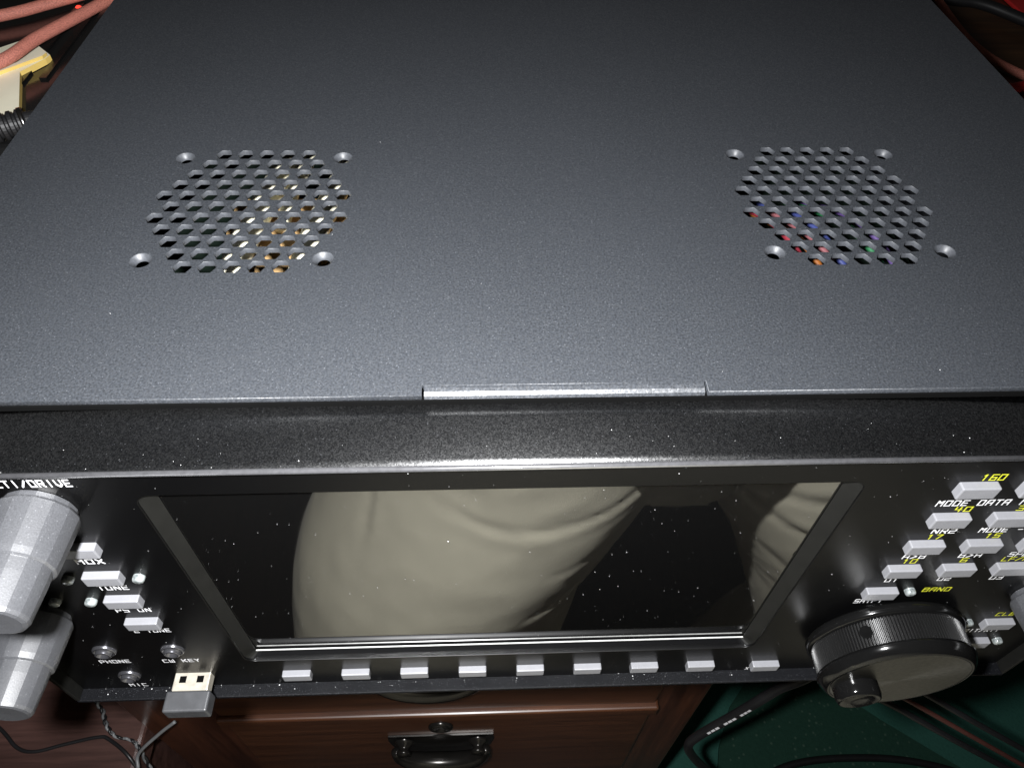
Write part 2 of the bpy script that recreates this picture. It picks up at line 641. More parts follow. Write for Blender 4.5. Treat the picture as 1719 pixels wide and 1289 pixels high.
def drawer(z0, z1, hz):
    """drawer front with lock and a bail handle; hz is the height of the handle's upper edge"""
    d = box_obj('drawer', (-0.2065, 0.0945, YD - 0.006, YD + 0.016, z0, z1), M['wood'], desk, 0.0025, 3)
    cx = -0.058
    bm_ = bmesh.new()
    w = 0.039
    out = [(-w, 0.0), (w, 0.0), (w * 1.02, -0.010), (w * 0.95, -0.026), (w * 0.75, -0.037), (w * 0.35, -0.041), (0, -0.043),
           (-w * 0.35, -0.041), (-w * 0.75, -0.037), (-w * 0.95, -0.026), (-w * 1.02, -0.010)]
    fr = [bm_.verts.new((cx + x, YD - 0.0075, hz + z)) for x, z in out]
    bk = [bm_.verts.new((cx + x, YD - 0.0062, hz + z)) for x, z in out]
    bm_.faces.new(fr)
    for i in range(len(out)):
        j = (i + 1) % len(out)
        bm_.faces.new((fr[i], fr[j], bk[j], bk[i]))
    bmesh.ops.recalc_face_normals(bm_, faces=bm_.faces)
    mesh_obj('back_plate', bm_, M['bronze'], d)
    for s in (-1, 1):
        bm_ = bmesh.new()
        lathe(bm_, [(0, 0.0075), (0.002, 0.007), (0.004, 0.004), (0.006, 0.0038), (0.0075, 0.0055), (0.0095, 0.005), (0.0105, 0.0)],
              20, (cx + s * 0.0275, YD - 0.009, hz - 0.008))
        mesh_obj('post', bm_, M['bronze'], d, True)
    pts = []
    for k in range(13):
        t = PI * k / 12
        sx = -math.cos(t)
        pts.append((cx + 0.0335 * sx, YD - 0.0155 - 0.002 * math.sin(t), hz - 0.008 - 0.026 * math.sin(t) ** 0.8))
    bm_ = bmesh.new()
    tube(bm_, pts, lambda t: 0.0034 + 0.0044 * math.sin(PI * t), 12, 4)
    mesh_obj('bail_handle', bm_, M['bronze'], d, True)
    bm_ = bmesh.new()
    lathe(bm_, [(0, 0.009), (0.0015, 0.009), (0.003, 0.0075), (0.0032, 0.004), (0.001, 0.0035), (0.001, 0)], 24, (cx + 0.001, YD - 0.0062, hz + 0.0200))
    mesh_obj('lock', bm_, M['bronze'], d, True)
    return d


drawer(-0.404, -0.225, -0.293)
drawer(-0.680, -0.4205, -0.459)

# ---- brown cabinet on the left
st = tag(empty('side_cabinet', (-0.6, 0.1, FLOOR)), 'low reddish brown wooden cabinet to the left of the drawers', 'cabinet')
box_obj('cabinet_top', (-0.95, -0.273, -0.10, 0.50, -0.475, -0.450), M['redwood'], st, 0.003)
box_obj('cabinet_body', (-0.93, -0.29, -0.08, 0.48, FLOOR, -0.475), M['redwood'], st, 0.002)

# ================================================================== THE RADIO
radio = tag(empty('radio_transceiver', (0, 0.12, DESK)), 'charcoal radio transceiver with black front panel, screen, knobs and hexagonal vents', 'radio')
W2 = 0.170
BACK = 0.300
TH = 0.0016

# hexagonal vent layout
rows = [5, 6, 7, 8, 9, 8, 9, 8, 7, 6, 5]
vents = [(-0.0893, 0.0722), (0.0820, 0.0735)]
PX, PY = 0.00646, 0.00530
hexes = []
for (vx, vy) in vents:
    for r, n in enumerate(rows):
        for k in range(n):
            hexes.append((vx + (k - (n - 1) / 2) * PX, vy + (5 - r) * PY))
screws = []
for (vx, vy) in ((-0.0897, 0.0727), (0.0823, 0.0741)):
    for sx in (-1, 1):
        for sy in (-1, 1):
            screws.append((vx + sx * 0.0241, vy + sy * 0.0241))
outer = [(-W2, BACK), (-W2, 0.0006), (-0.0373, 0.0006), (-0.0373, 0.0040), (-0.0368, 0.0040), (-0.0368, 0.0036), (0.0290, 0.0036),
         (0.0290, 0.0040), (0.0295, 0.0040), (0.0295, 0.0006), (W2, 0.0006), (W2, BACK)]
loops = [outer] + [circle(x, y, 0.0027, 6, 0.0) for x, y in hexes] + [circle(x, y, 0.0030, 28) for x, y in screws]
cover = filled('top_cover', loops, TH / 2, 0.00012, M['cover'], radio, lambda u, v, w: (u, v, w - TH / 2))
cover.data.materials.append(simple('hole_wall_paint', (0.042, 0.045, 0.051), 0.5, var=0.2, nscale=1500))  # lighter grey than the cover, for vent walls and countersinks
for p in cover.data.polygons:
    if abs(p.normal.z) < 0.35 and p.center.y > 0.03 and abs(p.center.x) < 0.15 and p.center.y < 0.2:
        p.material_index = 1
for (x, y) in screws:
    bm = bmesh.new()
    lathe(bm, [(-0.00012, 0.00303), (0.0010, 0.0018), (0.0017, 0.00175)], 28, (x, y, -0.0001), (0, 0, -1))
    mesh_obj('countersink', bm, cover.data.materials[1], cover, True)
# bent tab in the middle of the front edge
bm = bmesh.new()
prof = [(0.0036, -0.00005), (0.0028, -0.00010), (0.0018, -0.0003), (0.0010, -0.0009), (0.0007, -0.0017), (0.0010, -0.0019), (0.0016, -0.0017), (0.0020, -0.0013), (0.0036, -0.0012)]
ra = [bm.verts.new((-0.0366, y, z)) for y, z in prof]
rb = [bm.verts.new((0.0288, y, z)) for y, z in prof]
for i in range(len(prof)):
    j = (i + 1) % len(prof)
    bm.faces.new((ra[i], ra[j], rb[j], rb[i]))
bm.faces.new(ra)
bm.faces.new(list(reversed(rb)))
bmesh.ops.recalc_face_normals(bm, faces=bm.faces)
mesh_obj('tab', bm, M['cover'], cover)

BOT = -0.1435
box_obj('side_panel', (-W2, -W2 + 0.0015, 0.0006, BACK, BOT, -TH - 0.0002), M['cover'], radio)
box_obj('side_panel', (W2 - 0.0015, W2, 0.0006, BACK, BOT, -TH - 0.0002), M['cover'], radio)
box_obj('rear_panel', (-W2 + 0.0016, W2 - 0.0016, BACK - 0.002, BACK, BOT, -TH - 0.0002), M['inner'], radio)
box_obj('bottom_plate', (-W2 + 0.0016, W2 - 0.0016, 0.0, BACK - 0.0022, BOT, BOT + 0.002), M['inner'], radio)
for x in (-0.13, 0.13):
    for y in (0.05, 0.26):
        bm = bmesh.new()
        lathe(bm, [(0, 0.012), (0.014, 0.011), (0.0165, 0.0105), (0.0165, 0)], 24, (x, y, BOT), (0, 0, -1))
        mesh_obj('foot', bm, M['rubber'], radio, True)

box_obj('dark_gap_sheet', (-W2 + 0.0018, W2 - 0.0018, 0.0005, 0.0020, BOT + 0.0025, -0.0021), M['hole'], radio)  # added dark sheet, so the gap under the cover shows black

# shroud: thin folded frame round the front panel
YP = -0.0149          # panel face
YS = -0.0171          # front edge of the shroud
SX = 0.1665
ZT = -0.0029
ZB = -0.1425
bm = bmesh.new()
prof = [(-0.0001, ZT - 0.0014), (-0.0001, ZT + 0.0002), (-0.0040, ZT + 0.00025), (-0.0070, ZT + 0.0002), (-0.0100, ZT + 0.00008), (-0.0125, ZT - 0.00010), (-0.0148, ZT - 0.00035),
        (YS + 0.0004, ZT - 0.00062), (YS + 0.0004, ZT - 0.0017), (-0.012, ZT - 0.0016)]
ra = [bm.verts.new((-SX, y, z)) for y, z in prof]
rb = [bm.verts.new((SX, y, z)) for y, z in prof]
for i in range(len(prof)):
    j = (i + 1) % len(prof)
    f = bm.faces.new((ra[i], ra[j], rb[j], rb[i]))
    f.smooth = 1 <= i <= 6
bm.faces.new(ra)
bm.faces.new(list(reversed(rb)))
bmesh.ops.recalc_face_normals(bm, faces=bm.faces)
sh = mesh_obj('shroud_top', bm, M['shroud'], radio, False)
M['edge'] = simple('shroud_edge_highlight', (0.05, 0.05, 0.053), 0.16, spec=1.0, nscale=900, ior=2.3)  # base far paler than the shroud: the edge's highlight is partly in the colour
bm = bmesh.new()
lathe(bm, [(0, 0), (0, 0.0007), (2 * SX, 0.0007), (2 * SX, 0)], 24, (-SX, YS + 0.0003, ZT - 0.00115), (1, 0, 0))
mesh_obj('rounded_edge', bm, M['edge'], sh, True)
M['lip'] = fleck_paint('lip_paint', (0.0025, 0.0027, 0.0035), (0.03, 0.031, 0.035), 0.5, 0.10, 0.10, 2600, 0.5, 3000)
box_obj('shroud_bottom', (-SX, SX, -0.0192, 0.004, ZB, ZB + 0.0015), M['lip'], radio, 0.0005)
box_obj('shroud_side', (-SX - 0.0002, -SX + 0.0012, -0.0190, 0.004, ZB + 0.0016, ZT - 0.0017), M['bevelgrey'], radio, 0.0003)
box_obj('shroud_side', (SX - 0.0012, SX + 0.0002, -0.0190, 0.004, ZB + 0.0016, ZT - 0.0017), M['bevelgrey'], radio, 0.0003)

# front panel with the screen opening
OX0, OX1, OZ0, OZ1 = -0.1035, 0.0683, -0.1196, -0.0157
panel = filled('front_panel', [[(-SX + 0.0013, ZB + 0.0016), (SX - 0.0013, ZB + 0.0016), (SX - 0.0013, ZT - 0.0017), (-SX + 0.0013, ZT - 0.0017)],
                               rrect(OX0, OX1, OZ0, OZ1, 0.004)], 0.0010, 0.0002, M['panel'], radio,
               lambda u, v, w: (u, YP + 0.0010 - w, v))
# sloping recess round the screen
YG = -0.0112
bm = bmesh.new()
o1 = rrect(OX0, OX1, OZ0, OZ1, 0.004)
o2 = rrect(OX0 + 0.0030, OX1 - 0.0030, OZ0 + 0.0004, OZ1 - 0.0004, 0.002)
va = [bm.verts.new((x, YP + 0.0003, z)) for x, z in o1]
vb = [bm.verts.new((x, YG, z)) for x, z in o2]
for i in range(len(o1)):
    j = (i + 1) % len(o1)
    bm.faces.new((va[i], va[j], vb[j], vb[i]))
bmesh.ops.recalc_face_normals(bm, faces=bm.faces)
bmesh.ops.reverse_faces(bm, faces=bm.faces)
ss_ = mesh_obj('screen_surround', bm, M['bevelgrey'], radio)
ss_.data.materials.append(simple('recess_sill_black', (0.0016, 0.0016, 0.0018), 0.6, spec=0.03))
for p in ss_.data.polygons:
    if abs(p.normal.z) > 0.8:
        p.material_index = 1
M['edge_glint'] = simple('pale_edge_glint', (0.34, 0.34, 0.33), 0.3, nscale=400)  # display frame edge; pale colour stands in for the flash glint along it
scr = box_obj('screen', (OX0 + 0.0015, OX1 - 0.0015, YG + 0.0002, YG + 0.003, OZ0 - 0.001, OZ1 + 0.001), M['glass'], radio)
box_obj('screen_edge_glint', (OX0 + 0.0032, OX1 - 0.0032, YG - 0.0007, YG - 0.0003, OZ0 + 0.0016, OZ0 + 0.0019), M['edge_glint'], scr)


# buttons
def button_mesh():
    bm_ = bmesh.new()
    box(bm_, -0.0048, 0.0048, -0.0022, 0.0006, -0.00228, 0.00228)
    # slightly hollowed front face
    front = [f for f in bm_.faces if all(abs(v.co.y + 0.0022) < 1e-6 for v in f.verts)]
    es = list({e for f in bm_.faces for e in f.edges})
    bmesh.ops.bevel(bm_, geom=es, offset=0.00035, segments=2, affect='EDGES', profile=0.5)
    bmesh.ops.recalc_face_normals(bm_, faces=bm_.faces)
    me = bpy.data.meshes.new('button')
    bm_.to_mesh(me)
    bm_.free()
    return me


BM = button_mesh()
YT = YP - 0.00008
XL = -0.1245
for z in (-0.0391, -0.0545, -0.0690, -0.0843):
    link_mesh('button', BM, M['button'], radio, loc=(XL, YP, z))
KX = (0.0954, 0.1112, 0.1270)
KZ = (-0.0190, -0.0333, -0.0475, -0.0617)
for i, z in enumerate(KZ):
    for j, x in enumerate(KX):
        link_mesh('button', BM, M['button'], radio, loc=(x, YP, z))
link_mesh('button', BM, M['button'], radio, loc=(0.0948, YP, -0.0762))
link_mesh('button', BM, M['button'], radio, loc=(0.1445, YP, -0.1020))
link_mesh('button', BM, M['button'], radio, loc=(0.1445, YP, -0.1180))
for i in range(8):
    link_mesh('button', BM, M['button'], radio, loc=(-0.0885 + i * 0.02015, YP, -0.1308 - 0.0003 * i))
link_mesh('button', BM, M['button'], radio, loc=(0.0762, YP, -0.1345))

# printing
WP, YW = M['white_print'], M['yellow_print']
lettering('MULTI/DRIVE', -0.1248, -0.0099, 0.0030, 0.0205, YT, WP, panel)
lettering('MOX', -0.1252, -0.0466, 0.0027, 0.0073, YT, WP, panel)
lettering('TUNE', -0.1252, -0.0620, 0.0027, 0.0083, YT, WP, panel)
lettering('PS ON', -0.1250, -0.0766, 0.0027, 0.0100, YT, WP, panel)
lettering('2 TONE', -0.1248, -0.0916, 0.0027, 0.0110, YT, WP, panel)
lettering('PHONE', -0.1450, -0.1158, 0.0028, 0.0098, YT, WP, panel)
lettering('CW KEY', -0.1238, -0.1166, 0.0028, 0.0120, YT, WP, panel)
lettering('MIC', -0.1453, -0.1381, 0.0028, 0.0062, YT, WP, panel)
lettering('160', 0.0980, -0.0148, 0.0028, 0.0060, YT, YW, panel)
lettering('80', 0.1125, -0.0148, 0.0028, 0.0042, YT, YW, panel)
lettering('60', 0.1283, -0.0148, 0.0028, 0.0042, YT, YW, panel)
lettering('MODE DATA', 0.0988, -0.0263, 0.0028, 0.0188, YT, WP, panel)
lettering('MODE +', 0.1170, -0.0263, 0.0028, 0.0120, YT, WP, panel)
lettering('40', 0.0977, -0.0293, 0.0026, 0.0045, YT, YW, panel)
lettering('30', 0.1140, -0.0293, 0.0026, 0.0045, YT, YW, panel)
lettering('20', 0.1290, -0.0293, 0.0026, 0.0045, YT, YW, panel)
lettering('NR2', 0.0980, -0.0404, 0.0026, 0.0066, YT, WP, panel)
lettering('MODE -', 0.1135, -0.0403, 0.0026, 0.0120, YT, WP, panel)
lettering('17', 0.0968, -0.0434, 0.0026, 0.0042, YT, YW, panel)
lettering('15', 0.1128, -0.0434, 0.0026, 0.0042, YT, YW, panel)
lettering('12', 0.1283, -0.0434, 0.0026, 0.0042, YT, YW, panel)
lettering('A>B', 0.0962, -0.0545, 0.0026, 0.0066, YT, WP, panel)
lettering('B>A', 0.1122, -0.0545, 0.0026, 0.0066, YT, WP, panel)
lettering('SPLIT', 0.1282, -0.0545, 0.0026, 0.0100, YT, WP, panel)
lettering('10', 0.0961, -0.0573, 0.0026, 0.0042, YT, YW, panel)
lettering('6', 0.1118, -0.0573, 0.0026, 0.0021, YT, YW, panel)
lettering('LF/HF', 0.1278, -0.0573, 0.0026, 0.0100, YT, YW, panel)
for t, x in zip(('U1', 'U2', 'U3'), KX):
    lettering(t, x + 0.0004, -0.0690, 0.0026, 0.0040, YT, WP, panel)
lettering('BAND', 0.1127, -0.0762, 0.0029, 0.0086, YT, YW, panel)
lettering('SHIFT', 0.0945, -0.0832, 0.0029, 0.0090, YT, WP, panel)
lettering('CLE', 0.1448, -0.0962, 0.0027, 0.0062, YT, YW, panel)
lettering('RIT/XIT', 0.1436, -0.1093, 0.0027, 0.0125, YT, WP, panel)
for i in range(8):
    lettering('F%d' % (i + 1), -0.0885 + i * 0.02015, -0.1378 - 0.0003 * i, 0.0024, 0.0040, YT, M['orange_print'], panel)
lettering('X TUNE', 0.0755, -0.1405 + 0.0012, 0.0026, 0.0095, YT, WP, panel)

# indicator lamps: clear domes
bm = bmesh.new()
lathe(bm, [(-0.0005, 0.0016), (0.0011, 0.0016), (0.0016, 0.00135), (0.0018, 0.0007), (0.0018, 0)], 20)
LED = bpy.data.meshes.new('indicator_lamp')
bm.to_mesh(LED)
bm.free()
for p in ((-0.1344, -0.0556), (-0.1158, -0.0556), (-0.1339, -0.0695), (-0.1436, -0.0690), (0.1042, -0.0762), (0.1345, -0.1012), (0.1532, -0.1178)):
    link_mesh('indicator_lamp', LED, M['led'], radio, True, (p[0], YP, p[1]))

# sockets
for (x, z) in ((-0.1446, -0.1062), (-0.1234, -0.1068), (-0.1448, -0.1284)):
    bm = bmesh.new()
    lathe(bm, [(-0.0005, 0.0037), (0.0006, 0.0037), (0.0010, 0.0034), (0.0010, 0.0030), (0.0004, 0.0028), (0.0004, 0.0026),
               (0.0018, 0.0025), (0.0021, 0.0022), (0.0020, 0.0018), (-0.004, 0.0017), (-0.004, 0)], 28, (x, YP, z))
    mesh_obj('socket', bm, M['jack'], radio, True)


# small grey knobs
def knob_meshes():
    nf = 84
    sides = 14
    seg = nf // sides

    def fac(i):
        t = ((i % seg) / seg - 0.5) * 2 * PI / sides
        return 0.45 + 0.55 * (math.cos(PI / sides) / math.cos(t) if i % seg else 1.0)

    def make(name, prof, f):
        b_ = bmesh.new()
        lathe(b_, prof, nf, facet=f)
        m_ = bpy.data.meshes.new(name)
        b_.to_mesh(m_)
        b_.free()
        return m_

    a = make('knob_skirt', [(-0.0004, 0.0080), (0.0010, 0.0080), (0.0012, 0.0088), (0.0018, 0.0091), (0.0130, 0.0085), (0.0146, 0.0083), (0.0150, 0.0078), (0.0150, 0.0066)], fac)
    b = make('knob_cap', [(0.0145, 0.0076), (0.0180, 0.0075), (0.0258, 0.0070), (0.0266, 0.0066), (0.0269, 0.0058), (0.0267, 0.0)], fac)
    return a, b


KA, KB = knob_meshes()
for (x, z) in ((-0.1256, -0.0202), (-0.1517, -0.0786), (0.1465, -0.0800)):
    k = link_mesh('knob', KA, M['knobgrey'], radio, False, (x, YP - 0.0005, z))
    link_mesh('knob_cap', KB, M['knobgrey'], k, False, (x, YP - 0.0005, z))

# main tuning knob
TX, TZ = 0.1068, -0.1048
bm = bmesh.new()
lathe(bm, [(-0.0004, 0.0200), (0.0012, 0.0200), (0.0014, 0.0238), (0.0022, 0.0245), (0.0042, 0.0245), (0.0048, 0.0238), (0.0050, 0.0226)], 96, (TX, YP, TZ))
tk = mesh_obj('tuning_knob', bm, M['black_gloss'], radio, True)
bm = bmesh.new()
NK = 150
lathe(bm, [(0.0049, 0.0229), (0.0051, 0.0234), (0.0128, 0.0234), (0.0130, 0.0229)], NK * 4, (TX, YP, TZ), facet=lambda i: 1.0 if (i // 2) % 2 else 0.965)
mesh_obj('knurled_ring', bm, M['black_metal'], tk)
bm = bmesh.new()
lathe(bm, [(0.0129, 0.0220), (0.0130, 0.0240), (0.0140, 0.0240), (0.0158, 0.0232), (0.0170, 0.0222), (0.0172, 0.0214), (0.0168, 0.0210)], 96, (TX, YP, TZ))
mesh_obj('front_rim', bm, M['black_gloss'], tk, True)
bm = bmesh.new()
lathe(bm, [(0.0, 0.0212), (0.0003, 0.0210), (0.0003, 0.0)], 96)
mesh_obj('face_disc', bm, M['brushed'], tk, False, (TX, YP - 0.0168, TZ))
bm = bmesh.new()
lathe(bm, [(0.0, 0.0070), (0.0034, 0.0070), (0.0046, 0.0066), (0.0049, 0.0058), (0.0036, 0.0042), (0.0032, 0.0)], 40, (TX - 0.0128, YP - 0.0171, TZ - 0.0040))
mesh_obj('finger_knob', bm, M['black_gloss'], tk, True)
# grub screw hole in the knurl
gd = Vector((-0.63, 0, 0.777)).normalized()
bm = bmesh.new()
lathe(bm, [(0.0, 0.0), (0.0, 0.0018), (0.0006, 0.0019), (0.0006, 0.0014), (0.0003, 0.0)], 20, Vector((TX, YP - 0.0085, TZ)) + gd * 0.02305, gd)
mesh_obj('grub_screw', bm, M['hole'], tk)

# inside, seen through the vents
box_obj('circuit_board', (-0.15, 0.15, 0.02, 0.28, -0.064, -0.062), simple('board', (0.012, 0.022, 0.016), 0.5), radio)
cr = M['cream']
for (x0, y0, x1, y1, z, r) in ((-0.098, 0.058, -0.090, 0.120, -0.0155, 0.0042), (-0.078, 0.060, -0.069, 0.118, -0.0160, 0.0040), (-0.0865, 0.085, -0.080, 0.135, -0.015, 0.0022)):
    tube_obj('inner_sleeve', [(x0, y0, z - 0.004), (x0 * 0.7 + x1 * 0.3, y0 * 0.7 + y1 * 0.3, z), (x1, y1, z - 0.002)], r, cr, radio)
box_obj('inner_block', (-0.105, -0.060, 0.078, 0.105, -0.045, -0.0205), M['tan'], radio, 0.001)
wc = {'red': (0.62, 0.05, 0.09), 'blue': (0.10, 0.14, 0.5), 'green': (0.06, 0.42, 0.16), 'orange': (0.8, 0.25, 0.03), 'yellow': (0.7, 0.5, 0.1),
      'violet': (0.25, 0.15, 0.5), 'pink': (0.7, 0.25, 0.28), 'sky': (0.1, 0.4, 0.7)}
for i, (n, c) in enumerate(wc.items()):
    if n in ('sky', 'yellow'):
        continue
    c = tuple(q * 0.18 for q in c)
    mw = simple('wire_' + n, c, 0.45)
    x0 = 0.066 + 0.0042 * ((i * 3) % 8)
    tube_obj('inner_wire', [(x0 + 0.012, 0.040, -0.022), (x0 + 0.006, 0.062, -0.011 - 0.0012 * (i % 3)), (x0 - 0.001, 0.080, -0.010 - 0.001 * (i % 4)), (x0 - 0.010, 0.100, -0.020)], 0.0011, mw, radio, 8, 6)

# ---- USB dongle plugged into the front
usb = tag(empty('usb_dongle', (-0.1232, YP, -0.134)), 'small grey USB dongle plugged into the lower left of the radio front', 'USB dongle')
UX, UZ = -0.1234, -0.1282
box_obj('plug', (UX - 0.006, UX + 0.006, -0.0208, YP + 0.004, UZ - 0.0045, UZ), M['usbmetal'], usb, 0.0004)
for s in (-1, 1):
    bm = bmesh.new()
    x = UX + s * 0.0029
    loops_u = None
    box(bm, x - 0.0011, x + 0.0011, -0.0182, -0.0160, UZ + 0.00005, UZ + 0.0002)
    mesh_obj('plug_window', bm, M['hole'], usb)
box_obj('dongle_body', (UX - 0.0073, UX + 0.0073, -0.0278, -0.0209, UZ - 0.0062, UZ + 0.0006), M['usbbody'], usb, 0.0007, 3)

# ================================================================== THINGS AROUND
# ---- black box at the left with what lies on it
bx = tag(empty('equipment_box', (-0.36, 0.30, DESK)), 'glossy black equipment box beside the left rear of the radio', 'box')
BT = -0.052
box_obj('case', (-0.52, -0.186, 0.185, 0.62, DESK, BT), M['boxgloss'], bx, 0.004, 3)
for i in range(4):
    box_obj('case_ridge', (-0.245 + i * 0.0095, -0.2415 + i * 0.0095, 0.235 + 0.01 * i, 0.33, BT + 0.0001, BT + 0.0012), M['black_metal'], bx)
tag(tube_obj('pink_cable', [(-0.31, 0.205, BT + 0.0075), (-0.2555, 0.240, BT + 0.0085), (-0.2405, 0.270, BT + 0.0095), (-0.2225, 0.3156, BT + 0.008), (-0.19, 0.40, BT + 0.006), (-0.14, 0.52, BT + 0.006)], 0.0029, M['pink'], n=14),
    'thick pink braided cable crossing over the cream bracket left of the radio', 'cable', 'pink cables')
tag(tube_obj('pink_cable', [(-0.34, 0.272, BT + 0.004), (-0.277, 0.304, BT + 0.0045), (-0.2537, 0.322, BT + 0.0045), (-0.2, 0.37, BT + 0.004)], 0.0029, M['pink'], n=14),
    'pink braided cable at the top left corner of the photo, behind the cream bracket', 'cable', 'pink cables')
br = tag(empty('bracket', (-0.245, 0.245, BT)), 'cream plastic bracket lying on the black box', 'bracket')
poly = [(-0.275, 0.262), (-0.2635, 0.2714), (-0.2523, 0.2833), (-0.2475, 0.276), (-0.2361, 0.264), (-0.2371, 0.2603), (-0.2442, 0.2469), (-0.2285, 0.2045), (-0.2300, 0.197), (-0.243, 0.195), (-0.262, 0.22)]


def prism(name, poly_, z0, z1, mat, mat2, parent):
    bm_ = bmesh.new()
    a = [bm_.verts.new((x, y, z1)) for x, y in poly_]
    b = [bm_.verts.new((x, y, z0)) for x, y in poly_]
    bm_.faces.new(a)
    sides = []
    bm_.faces.new(list(reversed(b)))
    for i in range(len(poly_)):
        j = (i + 1) % len(poly_)
        sides.append(bm_.faces.new((a[i], a[j], b[j], b[i])))
    for f in sides:
        f.material_index = 1
    bmesh.ops.recalc_face_normals(bm_, faces=bm_.faces)
    me = bpy.data.meshes.new(name)
    bm_.to_mesh(me)
    bm_.free()
    me.materials.append(mat)
    me.materials.append(mat2)
    return link_mesh(name, me, None, parent)


prism('plate', poly, BT + 0.0003, BT + 0.0032, M['cream'], M['cream_edge'], br)
prism('rib', [(-0.262, 0.232), (-0.2375, 0.2595), (-0.2368, 0.2628), (-0.264, 0.236)], BT + 0.0034, BT + 0.0050, M['cream'], M['cream_edge'], br)

cn = tag(empty('cable_connector', (-0.226, 0.193, BT)), 'black ribbed connector with a silver ring by the left edge of the radio', 'connector')
ax = Vector((0.9, 0.45, 0.0)).normalized()
bm = bmesh.new()
prof = [(-0.010, 0.0), (-0.010, 0.0048)]
d = -0.010
for k in range(5):
    prof += [(d + 0.0004, 0.0058), (d + 0.0018, 0.0058), (d + 0.0022, 0.0046), (d + 0.0030, 0.0046)]
    d += 0.0034
prof += [(d, 0.0042), (d + 0.004, 0.0040), (d + 0.004, 0)]
lathe(bm, prof, 28, (-0.2265, 0.1935, BT + 0.0062), ax)
mesh_obj('ribbed_shell', bm, M['rubber'], cn, False)
bm = bmesh.new()
lathe(bm, [(-0.0018, 0.0044), (-0.0018, 0.0062), (0.0, 0.0062), (0.0, 0.0044)], 28, (-0.2205, 0.1965, BT + 0.0064), ax)
mesh_obj('ring', bm, M['silver'], cn, True)
bm = bmesh.new()
lathe(bm, [(0, 0.0015), (0.0012, 0.0015), (0.002, 0.0008), (0.0022, 0)], 16, (-0.2192, 0.1862, BT), (0, 0, 1))
mesh_obj('red_mark', bm, M['red'], cn, True)

bm = bmesh.new()
lathe(bm, [(0, 0.0018), (0.001, 0.0018), (0.0018, 0.0010), (0.002, 0)], 20, (-0.2430, 0.3235, BT), (0, 0, 1))
mesh_obj('indicator_lamp', bm, M['redled'], bx, True)
tag(box_obj('cardboard_strip', (-0.262, -0.214, 0.150, 0.178, DESK, -0.056), M['tan'], None, 0.001), 'tan cardboard strip standing at the left edge of the photo beside the radio', 'cardboard')

# ---- right of the radio on the desk
tag(tube_obj('black_cable', [(0.33, 0.68, DESK + 0.0052), (0.406, 0.603, DESK + 0.0052), (0.4311, 0.574, DESK + 0.011), (0.4592, 0.5418, DESK + 0.0095), (0.52, 0.46, DESK + 0.0052)], 0.0048, M['blackcable'], n=14),
    'black cable in the top right corner crossing over the red strap', 'cable')
tag(tube_obj('pink_cable', [(0.42, 0.70, DESK + 0.004), (0.4045, 0.59, DESK + 0.004), (0.399, 0.5074, DESK + 0.004), (0.4167, 0.4559, DESK + 0.004), (0.47, 0.39, DESK + 0.004)], 0.0033, M['pink'], n=14),
    'thin pink cable curving across the desk to the right of the radio', 'cable', 'pink cables')
tag(box_obj('red_strap', (0.474, 0.495, 0.44, 0.70, DESK + 0.0003, DESK + 0.0035), M['red'], None, 0.001),
    'red strap on the desk at the top right corner under the black cable', 'strap')
tag(tube_obj('red_lead', [(0.375, 0.43, DESK + 0.0045), (0.3975, 0.434, DESK + 0.0045), (0.415, 0.4395, DESK + 0.0045), (0.46, 0.45, DESK + 0.0045)], 0.0042, M['red'], n=12),
    'short red lead at the right edge of the photo below the pink cable', 'cable')

# ---- cables under the radio
hc = tag(empty('hanging_cable', (0.14, 0.045, -0.45)), 'thick black cable with white printing looping past the drawers', 'cable')
bm = bmesh.new()
pl = tube(bm, [(0.22, 0.10, DESK - 0.034), (0.178, 0.045, -0.29), (0.158, 0.042, -0.3455), (0.145, 0.042, -0.3918), (0.1275, 0.040, -0.4333), (0.1235, 0.038, -0.4524), (0.1386, 0.040, -0.498), (0.1623, 0.042, -0.5507), (0.21, 0.05, -0.66), (0.26, 0.08, -0.99)], 0.0034, 12, 10)
mesh_obj('sheath', bm, M['blackcable'], hc, True)
bm = bmesh.new()
for i in range(26, 37):
    if i in (29, 33):
        continue
    a, b_ = pl[i], pl[i + 1]
    dirv = (cam.location - a).normalized()
    t = (b_ - a).normalized()
    n1 = Vector((0.0, -0.55, 0.83))
    n1 = (n1 - t * n1.dot(t)).normalized()
    sd = t.cross(n1).normalized()
    q = [a + n1 * 0.00345 + sd * 0.0008, b_ - (b_ - a) * 0.2 + n1 * 0.00345 + sd * 0.0008, b_ - (b_ - a) * 0.2 + n1 * 0.00345 - sd * 0.0008, a + n1 * 0.00345 - sd * 0.0008]
    bm.faces.new([bm.verts.new(v) for v in q])
mesh_obj('printed_text', bm, M['white_print'], hc)
tag(tube_obj('floor_cable', [(0.30, 0.10, FLOOR + 0.0145), (0.39, 0.142, FLOOR + 0.0145), (0.4973, 0.1494, FLOOR + 0.0145), (0.595, 0.1364, FLOOR + 0.0145), (0.70, 0.10, FLOOR + 0.008)], 0.005, M['blackcable']),
    'black cable lying on the speckled mat at the bottom edge', 'cable')
